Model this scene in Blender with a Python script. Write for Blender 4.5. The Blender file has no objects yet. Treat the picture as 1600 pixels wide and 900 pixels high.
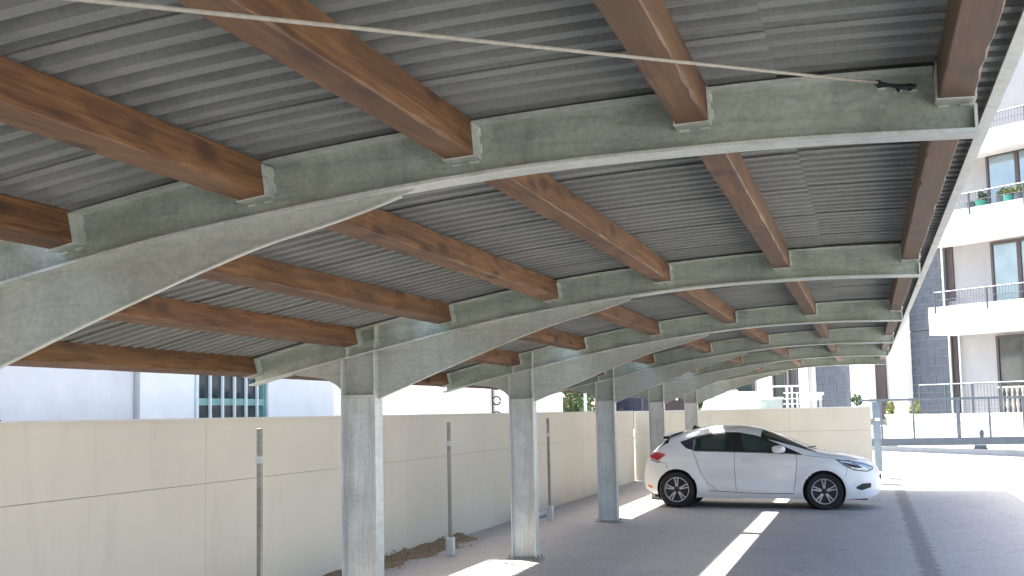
import bpy, bmesh, math, random
from mathutils import Vector, Matrix
random.seed(7)
R = math.radians
sc = bpy.context.scene
col = sc.collection
# ---------------------------------------------------------------- camera
FPX = 1959.7
YAW, PITCH, ROLL = R(15.6746), R(5.757), R(-1.2116)
CAM = Vector((0, 0, 1.776))
_f = Vector((-math.sin(YAW)*math.cos(PITCH), math.cos(YAW)*math.cos(PITCH), math.sin(PITCH)))
_r = Vector((math.cos(YAW), math.sin(YAW), 0)); _u = _r.cross(_f)
AR = math.cos(ROLL)*_r + math.sin(ROLL)*_u
AU = -math.sin(ROLL)*_r + math.cos(ROLL)*_u
cd = bpy.data.cameras.new('camera'); cam = bpy.data.objects.new('camera', cd); col.objects.link(cam)
cd.sensor_width = 36; cd.lens = 36*FPX/1600; cd.clip_end = 2000; cd.clip_start = .05
cam.matrix_world = Matrix((( AR.x, AU.x, -_f.x, CAM.x), (AR.y, AU.y, -_f.y, CAM.y), (AR.z, AU.z, -_f.z, CAM.z), (0, 0, 0, 1)))
sc.camera = cam
# ---------------------------------------------------------------- light
SX, SY = .70, -.56                       # shadow shift per metre of height
SUN = Vector((-SX, -SY, 1)).normalized()
w = bpy.data.worlds.new('World'); sc.world = w; w.use_nodes = True
nt = w.node_tree; bg = nt.nodes['Background']
sky = nt.nodes.new('ShaderNodeTexSky'); sky.sky_type = 'NISHITA'; sky.sun_disc = False
sky.sun_elevation = math.asin(SUN.z); sky.sun_rotation = math.atan2(SUN.x, SUN.y)
sky.air_density = .8; sky.dust_density = 4.0; sky.ozone_density = 1.3
nt.links.new(sky.outputs[0], bg.inputs[0]); bg.inputs[1].default_value = .13
sl = bpy.data.lights.new('sun', 'SUN'); sun = bpy.data.objects.new('sun', sl); col.objects.link(sun)
sl.energy = 4.5; sl.angle = R(.55); sl.color = (1, .95, .87)
sun.rotation_euler = (-SUN).to_track_quat('-Z', 'Y').to_euler(); sun.location = (-20, 20, 40)
vs = sc.view_settings; vs.view_transform = 'Standard'; vs.look = 'None'; vs.gamma = 1; vs.use_curve_mapping = False
vs.exposure = 2.6
# ---------------------------------------------------------------- helpers
def ray(u, v): return _f*FPX + AR*(u-800) + AU*(450-v)
def onY(u, v, y): d = ray(u, v); return CAM + d*((y-CAM.y)/d.y)
def onX(u, v, x): d = ray(u, v); return CAM + d*((x-CAM.x)/d.x)
def onZ(u, v, z): d = ray(u, v); return CAM + d*((z-CAM.z)/d.z)
def lerp(a, b, t): return a+(b-a)*t
def interp(pts, x):
    if x <= pts[0][0]: return pts[0][1]
    for (x0, y0), (x1, y1) in zip(pts, pts[1:]):
        if x <= x1: return lerp(y0, y1, (x-x0)/(x1-x0)) if x1 > x0 else y1
    return pts[-1][1]
def smoothcurve(pts, x):                    # catmull-rom through (x, y) points
    if x <= pts[0][0]: return pts[0][1]
    if x >= pts[-1][0]: return pts[-1][1]
    for i in range(len(pts)-1):
        if x <= pts[i+1][0]: break
    x0, y0 = pts[i]; x1, y1 = pts[i+1]; h = x1-x0; t = (x-x0)/h
    m0 = (y1-pts[i-1][1])/(x1-pts[i-1][0]) if i > 0 else (y1-y0)/h
    m1 = (pts[i+2][1]-y0)/(pts[i+2][0]-x0) if i+2 < len(pts) else (y1-y0)/h
    return (2*t**3-3*t*t+1)*y0+(t**3-2*t*t+t)*h*m0+(-2*t**3+3*t*t)*y1+(t**3-t*t)*h*m1
WL = {}                                     # world position of every parent
def tag(o, label, cat, group=None, kind=None):
    o['label'] = label; o['category'] = cat
    if group: o['group'] = group
    if kind: o['kind'] = kind
    return o
def empty(name, loc, label=None, cat=None, group=None, parent=None):
    o = bpy.data.objects.new(name, None); col.objects.link(o); loc = Vector(loc)
    o.empty_display_size = .2; o.location = loc; WL[o] = loc
    if label: tag(o, label, cat, group)
    return o
class MB:
    def __init__(s): s.v = []; s.f = []
    def add(s, vs_, fs):
        n = len(s.v); s.v += [Vector(p) for p in vs_]; s.f += [[i+n for i in f] for f in fs]; return s
    def box(s, x0, x1, y0, y1, z0, z1):
        return s.add([(x, y, z) for z in (z0, z1) for x, y in ((x0, y0), (x1, y0), (x1, y1), (x0, y1))],
                     [(3, 2, 1, 0), (4, 5, 6, 7), (0, 1, 5, 4), (1, 2, 6, 5), (2, 3, 7, 6), (3, 0, 4, 7)])
    def obox(s, o, a, b, c):                 # origin corner + three edge vectors
        o, a, b, c = map(Vector, (o, a, b, c)); P = [o, o+a, o+a+b, o+b]; P += [p+c for p in P]
        F = [(3, 2, 1, 0), (4, 5, 6, 7), (0, 1, 5, 4), (1, 2, 6, 5), (2, 3, 7, 6), (3, 0, 4, 7)]
        if a.cross(b).dot(c) < 0: F = [f[::-1] for f in F]
        return s.add(P, F)
    def prism(s, poly, ext):                 # polygon (list of 3D), extruded by ext
        n = len(poly); P = [Vector(p) for p in poly]; e = Vector(ext)
        return s.add(P+[p+e for p in P], [list(range(n))[::-1], list(range(n, 2*n))]+[[i, (i+1) % n, n+(i+1) % n, n+i] for i in range(n)])
    def tube(s, pts, r, n=8, cap=True):
        pts = [Vector(p) for p in pts]; rs = r if isinstance(r, (list, tuple)) else [r]*len(pts); rings = []
        for i, p in enumerate(pts):
            d = (pts[min(i+1, len(pts)-1)]-pts[max(i-1, 0)]).normalized()
            a = d.cross(Vector((0, 0, 1)) if abs(d.z) < .9 else Vector((1, 0, 0))).normalized(); b = d.cross(a)
            rings.append([p+(a*math.cos(t)+b*math.sin(t))*rs[i] for t in (2*math.pi*k/n for k in range(n))])
        V = [q for ring in rings for q in ring]; F = []
        for i in range(len(pts)-1):
            for k in range(n): F.append([i*n+k, i*n+(k+1) % n, (i+1)*n+(k+1) % n, (i+1)*n+k])
        if cap: F += [list(range(n))[::-1], list(range((len(pts)-1)*n, len(pts)*n))]
        return s.add(V, F)
    def lathe(s, prof, c, axis='y', n=32, closed=False):   # prof: (radius, along axis)
        c = Vector(c); V = []; F = []; m = len(prof)
        for k in range(n):
            t = 2*math.pi*k/n
            for r, a in prof:
                V.append(c+(Vector((r*math.cos(t), a, r*math.sin(t))) if axis == 'y' else Vector((r*math.cos(t), r*math.sin(t), a))))
        for k in range(n):
            for i in range(m-1+(1 if closed else 0)):
                j = (i+1) % m; k2 = (k+1) % n
                F.append([k*m+i, k*m+j, k2*m+j, k2*m+i])
        return s.add(V, F)
    def grid(s, rows):
        m = len(rows[0]); V = [p for r in rows for p in r]
        return s.add(V, [[i*m+j, i*m+j+1, (i+1)*m+j+1, (i+1)*m+j] for i in range(len(rows)-1) for j in range(m-1)])
    def build(s, name, mat, parent=None, smooth=False, fix=True, bevel=0, local=False):
        me = bpy.data.meshes.new(name)
        if local: c = Vector((0, 0, 0))
        else:
            xs = [p.x for p in s.v]; ys = [p.y for p in s.v]; zs = [p.z for p in s.v]
            c = Vector(((min(xs)+max(xs))/2, (min(ys)+max(ys))/2, min(zs)))
        me.from_pydata([p-c for p in s.v], [], s.f); me.materials.append(mat)
        if fix or bevel:
            bm = bmesh.new(); bm.from_mesh(me)
            if bevel:
                bmesh.ops.bevel(bm, geom=bm.edges[:], offset=bevel, segments=2, affect='EDGES', profile=.5, clamp_overlap=True)
            bmesh.ops.recalc_face_normals(bm, faces=bm.faces[:]); bm.to_mesh(me); bm.free()
        if smooth:
            me.polygons.foreach_set('use_smooth', [True]*len(me.polygons))
            try: me.set_sharp_from_angle(angle=R(35))
            except Exception: pass
        o = bpy.data.objects.new(name, me); col.objects.link(o)
        if parent is None: o.location = c; WL[o] = c
        else:
            o.parent = parent; o.location = c if local else c-WL[parent]; WL[o] = (WL[parent] if local else c)
        return o
def inst(o, delta, parent=None):              # copy of one mesh object, moved by delta
    c = o.copy(); col.objects.link(c); p = parent if parent is not None else o.parent
    wp = WL[o]+Vector(delta); c.parent = p; c.location = wp-(WL[p] if p else Vector((0, 0, 0))); WL[c] = wp
    return c
def struct(o): o['kind'] = 'structure'; return o
# ---------------------------------------------------------------- materials
class NT:
    def __init__(s, name):
        s.m = bpy.data.materials.new(name); s.m.use_nodes = True; s.t = s.m.node_tree; s.b = s.t.nodes['Principled BSDF']
    def n(s, typ, **kw):
        o = s.t.nodes.new('ShaderNode'+typ)
        for k, v in kw.items(): setattr(o, k, v)
        return o
    def l(s, a, b): s.t.links.new(a, b)
    def noise(s, vec, scale, detail=4, rough=.55, dist=0):
        o = s.n('TexNoise'); o.inputs['Scale'].default_value = scale; o.inputs['Detail'].default_value = detail
        o.inputs['Roughness'].default_value = rough; o.inputs['Distortion'].default_value = dist
        if vec: s.l(vec, o.inputs['Vector'])
        return o.outputs['Fac']
    def ramp(s, fac, stops):
        o = s.n('ValToRGB'); e = o.color_ramp.elements
        while len(e) < len(stops): e.new(.5)
        for i, (p, c) in enumerate(stops): e[i].position = p; e[i].color = (*c, 1) if len(c) == 3 else c
        s.l(fac, o.inputs[0]); return o.outputs[0]
    def mix(s, fac, a, b, mode='MIX'):
        o = s.n('Mix', data_type='RGBA', blend_type=mode)
        for sock, v in ((o.inputs[0], fac), (o.inputs[6], a), (o.inputs[7], b)):
            if isinstance(v, (int, float)): sock.default_value = v
            elif isinstance(v, tuple): sock.default_value = (*v, 1)
            else: s.l(v, sock)
        return o.outputs[2]
    def math(s, op, a, b=0, c=0):
        o = s.n('Math', operation=op)
        for i, v in enumerate((a, b, c)):
            if isinstance(v, (int, float)): o.inputs[i].default_value = v
            else: s.l(v, o.inputs[i])
        return o.outputs[0]
    def pos(s): return s.n('NewGeometry').outputs['Position']
    def obj(s): return s.n('TexCoord').outputs['Object']
    def rnd(s): return s.n('ObjectInfo').outputs['Random']
    def mapv(s, vec, scale=(1, 1, 1)):
        o = s.n('Mapping'); o.inputs['Scale'].default_value = scale; s.l(vec, o.inputs[0]); return o.outputs[0]
    def addv(s, vec, val, k):
        o = s.n('VectorMath', operation='ADD'); s.l(vec, o.inputs[0]); c = s.n('CombineXYZ')
        for i in range(3): s.l(s.math('MULTIPLY', val, k*(1+i*.37)), c.inputs[i])
        s.l(c.outputs[0], o.inputs[1]); return o.outputs[0]
    def bump(s, h, strength=.3, dist=.01):
        o = s.n('Bump'); o.inputs['Strength'].default_value = strength; o.inputs['Distance'].default_value = dist
        s.l(h, o.inputs['Height']); s.l(o.outputs[0], s.b.inputs['Normal'])
    def done(s, color=None, rough=.6, metal=0, spec=None, coat=None):
        if color is not None:
            if isinstance(color, tuple): s.b.inputs['Base Color'].default_value = (*color, 1)
            else: s.l(color, s.b.inputs['Base Color'])
        if isinstance(rough, (int, float)): s.b.inputs['Roughness'].default_value = rough
        else: s.l(rough, s.b.inputs['Roughness'])
        s.b.inputs['Metallic'].default_value = metal
        if spec is not None: s.b.inputs['Specular IOR Level'].default_value = spec
        if coat: s.b.inputs['Coat Weight'].default_value = coat; s.b.inputs['Coat Roughness'].default_value = .03
        return s.m
def plain(name, c, rough=.6, metal=0, var=.12, scale=6, bump=0, coat=None, spec=None):
    t = NT(name); p = t.pos(); f = t.noise(p, scale, 5, .6)
    a = tuple(x*(1-var) for x in c); b = tuple(min(1, x*(1+var)) for x in c)
    cc = t.ramp(f, [(.3, a), (.7, b)])
    if bump: t.bump(t.noise(p, scale*12, 3), bump, .004)
    return t.done(cc, rough, metal, spec, coat)
def galv(name, c, dark, rough=.5, metal=.55, blotch=1.6, upright=False):
    t = NT(name); p = t.pos()
    big = t.noise(p, blotch, 6, .62, .4); fine = t.noise(p, 38, 3, .6)
    v = t.n('TexVoronoi'); v.inputs['Scale'].default_value = 55; t.l(p, v.inputs['Vector'])
    streak = t.noise(t.mapv(p, (3, 14, .7)), 2.2, 4, .6)
    a = t.ramp(big, [(.33, dark), (.62, c), (.8, tuple(min(1, x*1.18) for x in c))])
    a = t.mix(.2, a, t.ramp(fine, [(.3, tuple(x*.62 for x in c)), (.7, tuple(min(1, x*1.2) for x in c))]))
    bw = t.n('RGBToBW'); t.l(v.outputs['Color'], bw.inputs[0]); a = t.mix(.3, a, t.ramp(bw.outputs[0], [(.2, (.3, .3, .3)), (.8, (.7, .7, .7))]), 'SOFT_LIGHT')
    lg = t.noise(t.mapv(p, (13, 9, .55) if upright else (1.2, 1.2, 9)), 2.5, 5, .7, .3 if not upright else .1); a = t.mix(t.math('MULTIPLY', t.ramp(lg, [(.5, (0, 0, 0)), (.7, (1, 1, 1))]), .5), a, tuple(x*.72 for x in dark))
    a = t.mix(t.math('MULTIPLY', t.ramp(streak, [(.52, (0, 0, 0)), (.75, (1, 1, 1))]), .45), a, tuple(x*.6 for x in dark))
    t.bump(fine, .08, .003)
    return t.done(a, t.math('ADD', t.math('MULTIPLY', big, .3), rough-.15), metal)
M = {}
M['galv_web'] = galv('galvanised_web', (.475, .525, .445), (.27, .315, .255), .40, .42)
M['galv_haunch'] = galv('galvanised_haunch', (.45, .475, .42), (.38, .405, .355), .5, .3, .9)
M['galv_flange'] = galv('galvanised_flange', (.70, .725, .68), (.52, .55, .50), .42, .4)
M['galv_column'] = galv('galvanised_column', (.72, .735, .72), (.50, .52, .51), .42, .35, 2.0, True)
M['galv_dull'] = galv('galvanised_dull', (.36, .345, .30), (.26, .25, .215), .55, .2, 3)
def wood(name, grey=0):
    t = NT(name); o = t.addv(t.obj(), t.rnd(), 13.0); r = t.rnd()
    g1 = t.noise(t.mapv(o, (26, .9, 26)), 1.6, 6, .65, .9)
    g2 = t.noise(t.mapv(o, (9, 1.4, 9)), 1.1, 3, .5, 1.2)
    big = t.noise(t.mapv(o, (3, .8, 3)), 1.0, 3, .5)
    c = t.ramp(g1, [(.3, (.055, .024, .009)), (.5, (.165, .075, .026)), (.7, (.30, .145, .052))])
    c = t.mix(.4, c, t.ramp(g2, [(.38, (.06, .027, .010)), (.62, (.31, .158, .060))]))
    vor = t.n('TexVoronoi'); vor.inputs['Scale'].default_value = 1.0; vor.inputs['Randomness'].default_value = 1
    t.l(t.mapv(t.addv(o, g2, .05), (6, 2.4, 6)), vor.inputs['Vector'])
    kn = t.ramp(vor.outputs['Distance'], [(.13, (1, 1, 1)), (.30, (0, 0, 0))])
    c = t.mix(t.math('MULTIPLY', kn, .85), c, (.030, .012, .006))
    ck = t.noise(t.mapv(o, (16, .45, 16)), 1.3, 3, .55, .6); ckm = t.ramp(t.math('ABSOLUTE', t.math('SUBTRACT', ck, .5)), [(.004, (1, 1, 1)), (.016, (0, 0, 0))])
    c = t.mix(t.math('MULTIPLY', ckm, .6), c, (.025, .011, .006))
    # glue lines between the lamellae, slight tone change from board to board
    sp = t.n('SeparateXYZ'); t.l(t.obj(), sp.inputs[0])
    lam = t.math('MULTIPLY', sp.outputs['Z'], 24.0); fr = t.math('FRACT', lam)
    line = t.math('LESS_THAN', fr, .06); fl = t.math('FLOOR', lam)
    wn = t.n('TexWhiteNoise', noise_dimensions='2D'); cb = t.n('CombineXYZ'); t.l(fl, cb.inputs[0]); t.l(t.math('FLOOR', t.math('ADD', t.math('MULTIPLY', sp.outputs['Y'], .45), t.math('MULTIPLY', r, 9))), cb.inputs[1]); t.l(cb.outputs[0], wn.inputs['Vector'])
    c = t.mix(t.math('MULTIPLY', wn.outputs['Value'], .45), c, (.09, .04, .02))
    c = t.mix(t.math('MULTIPLY', line, .45), c, (.06, .026, .014))
    c = t.mix(t.math('MULTIPLY', t.ramp(big, [(.5, (0, 0, 0)), (.75, (1, 1, 1))]), .35), c, (.22, .13, .07))
    if grey: c = t.mix(t.math('ADD', grey, t.math('MULTIPLY', t.math('SUBTRACT', big, .5), .5)), c, (.095, .070, .050))
    t.bump(g1, .25, .004)
    return t.done(c, .62)
M['wood'] = wood('larch_glulam'); M['wood1'] = wood('larch_greyish', .3); M['wood2'] = wood('larch_grey', .68)
def sheetmat():
    t = NT('fibre_cement'); o = t.addv(t.obj(), t.rnd(), 9.0)
    big = t.noise(o, 1.1, 5, .6, .5); fine = t.noise(o, 60, 3, .65); st = t.noise(t.mapv(o, (1, 9, 1)), 1.3, 4, .6)
    c = t.ramp(big, [(.3, (.185, .198, .185)), (.7, (.285, .295, .28))])
    c = t.mix(.2, c, t.ramp(fine, [(.35, (.13, .135, .13)), (.65, (.34, .345, .335))]))
    c = t.mix(t.math('MULTIPLY', t.ramp(st, [(.55, (0, 0, 0)), (.72, (1, 1, 1))]), .5), c, (.10, .105, .098))
    c = t.mix(t.math('MULTIPLY', t.rnd(), .25), c, (.15, .155, .145))
    t.bump(fine, .15, .003)
    return t.done(c, .75, 0, .3)
M['sheet'] = sheetmat()
def panelmat():
    t = NT('cream_panel'); p = t.pos()
    big = t.noise(p, .55, 4, .55); fine = t.noise(t.mapv(p, (1, 1, 14)), 5, 3)
    c = t.ramp(big, [(.3, (.60, .555, .455)), (.7, (.69, .64, .525))])
    dirt = t.noise(t.mapv(p, (2.2, 2.2, .35)), 2.4, 5, .65)
    c = t.mix(t.math('MULTIPLY', t.ramp(dirt, [(.55, (0, 0, 0)), (.8, (1, 1, 1))]), .22), c, (.36, .33, .27))
    wv = t.n('TexWave', wave_type='BANDS', bands_direction='Z'); wv.inputs['Scale'].default_value = 16; wv.inputs['Distortion'].default_value = 0; t.l(p, wv.inputs[0])
    t.bump(t.math('ADD', wv.outputs['Fac'], t.math('MULTIPLY', fine, .6)), .1, .002)
    return t.done(c, t.math('ADD', t.math('MULTIPLY', big, .2), .33), 0, .45)
M['panel'] = panelmat()
M['cap'] = plain('wall_cap', (.62, .60, .54), .5, 0, .06)
def groundmat():
    t = NT('yard_concrete'); p = t.pos(); sp = t.n('SeparateXYZ'); t.l(p, sp.inputs[0])
    big = t.noise(p, .35, 5, .6, .6); mid = t.noise(p, 1.7, 6, .65, .3); fine = t.noise(p, 55, 3, .7); st = t.noise(t.mapv(p, (2.4, .55, 1)), 1.1, 5, .65, .8)
    c = t.ramp(big, [(.3, (.29, .284, .265)), (.7, (.375, .366, .342))])
    c = t.mix(.45, c, t.ramp(mid, [(.3, (.20, .196, .185)), (.55, (.325, .318, .298)), (.75, (.42, .41, .385))]))
    c = t.mix(.28, c, t.ramp(fine, [(.3, (.16, .155, .14)), (.7, (.62, .60, .55))]))
    c = t.mix(t.math('MULTIPLY', t.ramp(st, [(.56, (0, 0, 0)), (.72, (1, 1, 1))]), .55), c, (.19, .185, .175))
    br = t.noise(p, .8, 5, .6); lft = t.math('SMOOTH_MIN', 1, t.math('MAXIMUM', 0, t.math('MULTIPLY', t.math('ADD', sp.outputs['X'], 2.6), -.7)), .1)
    c = t.mix(t.math('MULTIPLY', t.math('MULTIPLY', lft, br), .75), c, (.26, .215, .16))
    # damp drip line where rain falls off the eave
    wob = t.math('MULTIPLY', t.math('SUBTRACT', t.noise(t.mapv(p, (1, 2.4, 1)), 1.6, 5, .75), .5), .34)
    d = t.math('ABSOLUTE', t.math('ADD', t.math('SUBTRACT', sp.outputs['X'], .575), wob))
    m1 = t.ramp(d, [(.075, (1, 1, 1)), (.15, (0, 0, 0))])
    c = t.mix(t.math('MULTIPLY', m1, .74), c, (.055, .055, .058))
    # oil spots and pale wear
    oil = t.noise(t.mapv(p, (1, .8, 1)), 2.6, 3, .5, .4); c = t.mix(t.math('MULTIPLY', t.ramp(oil, [(.66, (0, 0, 0)), (.74, (1, 1, 1))]), .4), c, (.11, .108, .105))
    agg = t.noise(p, 24, 4, .8); c = t.mix(.25, c, t.ramp(agg, [(.36, (.14, .137, .13)), (.62, (.62, .60, .57))]))
    crk = t.noise(p, .9, 4, .6, 1.2); c = t.mix(t.math('MULTIPLY', t.ramp(t.math('ABSOLUTE', t.math('SUBTRACT', crk, .52)), [(.0015, (1, 1, 1)), (.006, (0, 0, 0))]), .4), c, (.12, .118, .115))
    t.bump(t.math('ADD', t.math('MULTIPLY', fine, .6), mid), .35, .008)
    return t.done(c, t.math('ADD', t.math('MULTIPLY', mid, .25), .62), 0, .4)
M['ground'] = groundmat()
M['white'] = plain('white_render', (.80, .80, .78), .7, 0, .05, 2)
M['stucco'] = plain('grey_stucco', (.66, .655, .62), .85, 0, .12, 1.3, .3)
M['bluewhite'] = plain('bluish_white_render', (.82, .815, .775), .8, 0, .05, 1.5, .15)
M['palegrey'] = plain('pale_grey_render', (.31, .31, .315), .8, 0, .06, 2)
M['slate'] = plain('slate_block', (.055, .07, .09), .6, 0, .25, 5, .3)
M['mortar'] = plain('mortar', (.19, .205, .22), .9, 0, .08, 9)
M['darkframe'] = plain('dark_frame', (.055, .04, .04), .45, 0, .15)
M['greenframe'] = plain('green_frame', (.22, .42, .36), .5, 0, .12)
M['whitebar'] = plain('white_metal_bar', (.72, .76, .74), .45, 0, .06)
M['darkglass'] = plain('dark_glass', (.035, .05, .05), .06, 0, .2, 2)
M['skyglass'] = plain('window_glass', (.22, .28, .31), .06, .4, .15, 1)
M['greysteel'] = plain('grey_painted_steel', (.105, .125, .145), .5, .1, .12)
M['railsteel'] = plain('dark_rail_steel', (.07, .09, .105), .5, .1, .1)
M['kerb'] = plain('concrete_kerb', (.40, .40, .385), .85, 0, .15, 3, .3)
M['leaf'] = plain('green_leaf', (.065, .11, .035), .6, 0, .4, 8)
M['leaf2'] = plain('yellow_green_leaf', (.22, .24, .05), .6, 0, .35, 8)
M['bark'] = plain('stem', (.09, .065, .045), .8, 0, .2)
M['tile'] = plain('terracotta_tile', (.36, .17, .11), .75, 0, .25, 9, .3)
M['rope'] = plain('pale_rope', (.36, .34, .29), .85, 0, .15, 40)
M['black'] = plain('black_plastic', (.012, .012, .013), .5, 0, .1)
M['soil'] = plain('dry_soil', (.20, .145, .085), .95, 0, .45, 14, .5)
M['litter'] = plain('dry_litter', (.33, .24, .13), .9, 0, .5, 30)
M['pvc'] = plain('grey_pipe', (.45, .45, .44), .5, 0, .1)
M['carpaint'] = plain('white_car_paint', (.76, .75, .725), .3, 0, .02, 1, 0, .7)
M['carglass'] = plain('car_glass', (.018, .03, .026), .03, 0, .05, 1, 0, None, .9)
M['carglass_light'] = plain('car_glass_clear', (.035, .052, .045), .05, 0, .05, 1, 0, None, .8)
M['tyre'] = plain('tyre_rubber', (.014, .014, .015), .8, 0, .2, 20)
M['alloy'] = plain('alloy_wheel', (.55, .55, .56), .3, .75, .04)
M['alloydark'] = plain('alloy_dark', (.03, .03, .032), .45, .3, .1)
M['seam'] = plain('panel_gap', (.10, .10, .10), .8, 0, .05)
M['red'] = plain('red_lens', (.42, .015, .03), .12, 0, .2, 20)
M['lens'] = plain('clear_lens', (.33, .39, .44), .08, .4, .35, 30)
M['orange'] = plain('orange_reflector', (.75, .18, .05), .25, 0, .1)
M['chrome'] = plain('chrome', (.75, .75, .76), .12, 1, .02)
M['darkblue'] = plain('dark_blue_paint', (.012, .016, .035), .25, .2, .1, 1, 0, .5)
M['tarp'] = plain('white_tarpaulin', (.82, .82, .80), .5, 0, .04, 3)
M['pot'] = plain('dark_pot', (.07, .085, .1), .5, 0, .2)
M['potgreen'] = plain('green_pot', (.05, .30, .22), .4, 0, .1)
M['balus'] = plain('cream_baluster', (.58, .53, .46), .7, 0, .08)
def gz(x, y):                               # yard surface: gentle crossfall, ramp up to the gate
    z = max(-.06, min(.04, -.018*(x+2.1)))
    t = max(0, min(1, (y-31)/8.5)); t = t*t*(3-2*t)
    return z*(1-t)+t*max(-.02, .46-.055*max(-6, min(9, x)))
# ---------------------------------------------------------------- ground
xs = [-400, -150, -60, -30, -18, -12, -9, -7.5]+[-6.5+.35*i for i in range(34)]+[6, 7, 8, 9, 10, 12, 16, 24, 40, 80, 160, 400]
ys = [-400, -150, -60, -30, -15, -8, -4]+[0+1.0*i for i in range(30)]+[30+.6*i for i in range(20)]+[43, 46, 50, 56, 64, 80, 110, 160, 260, 500, 900]
g = MB(); g.grid([[(x, y, gz(x, y)) for x in xs] for y in ys])
go = struct(g.build('ground', M['ground'], smooth=True, fix=False))
# ---------------------------------------------------------------- carport
Y0, D = 4.640, 5.1033
def ay(k): return Y0+D*k
FW, FT, WT = .14, .012, .009                # flange width, thickness, web thickness
TOP = [(-5.12, 2.278), (-4.96, 2.319), (-4.75, 2.372), (-4.3, 2.474), (-3.85, 2.568), (-3.2, 2.702), (-2.306, 2.850), (-1.40, 2.938), (-.49, 2.984), (.0, 2.990), (.45, 2.984)]
BOT = [(-5.12, 2.058), (-4.7, 2.160), (-4.195, 2.270), (-3.85, 2.340), (-3.3, 2.455), (-2.74, 2.558), (-1.84, 2.676), (-1.184, 2.733), (-.5, 2.754), (-.1, 2.754), (.45, 2.738)]
ztop = lambda x: smoothcurve(TOP, x); zbot = lambda x: smoothcurve(BOT, x)
PX = [-5.0, -4.074, -3.2475, -2.342, -1.442, -.5255, .412]     # lower right corner of each purlin
PZ = [2.170, 2.387, 2.5485, 2.694, 2.7915, 2.851, 2.859]
PW, PH = .12, .150
XL, XR = -5.06, .414
carport = empty('carport', (-4.08, ay(0)+FW/2, .036), 'long open carport with curved galvanised steel ribs, brown timber purlins and corrugated grey roof', 'carport')
def slope(x, f=ztop): return math.atan2(f(x+.02)-f(x-.02), .04)
def xrange(a, b, n): return [a+(b-a)*i/n for i in range(n+1)]
def strip(mb, xs_, zf, t, y0, y1, up=True): # curved flange plate following zf
    poly = []
    for x in xs_:
        a = slope(x, zf); nx, nz = -math.sin(a), math.cos(a); poly.append((x, zf(x), nx, nz))
    rows = []
    for x, z, nx, nz in poly:
        s_ = 1 if up else -1
        rows.append([(x, y0, z), (x, y1, z), (x+nx*t*s_, y1, z+nz*t*s_), (x+nx*t*s_, y0, z+nz*t*s_), (x, y0, z)])
    mb.grid(rows); mb.add(rows[0][:4], [(0, 1, 2, 3)]); mb.add(rows[-1][:4], [(3, 2, 1, 0)])
HA = [(-3.93, 1.925), (-3.617, 2.048), (-3.3, 2.172), (-3.0, 2.285), (-2.68, 2.400), (-2.37, 2.500), (-2.1, 2.566), (-1.9, 2.622), (-1.70, 2.686)]
HB = [(-4.72, 2.150), (-4.62, 2.136), (-4.547, 2.128), (-4.45, 2.112), (-4.38, 2.090), (-4.313, 2.055), (-4.265, 2.010), (-4.232, 1.955)]
CXL, CXR = -4.235, -3.930                   # column faces
def plate_between(mb, xs_, zlo, zhi, y0, y1):
    rows = [[(x, y0, zlo(x)), (x, y0, zhi(x)), (x, y1, zhi(x)), (x, y1, zlo(x)), (x, y0, zlo(x))] for x in xs_]
    mb.grid(rows); mb.add(rows[0][:4], [(0, 1, 2, 3)]); mb.add(rows[-1][:4], [(3, 2, 1, 0)])
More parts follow.
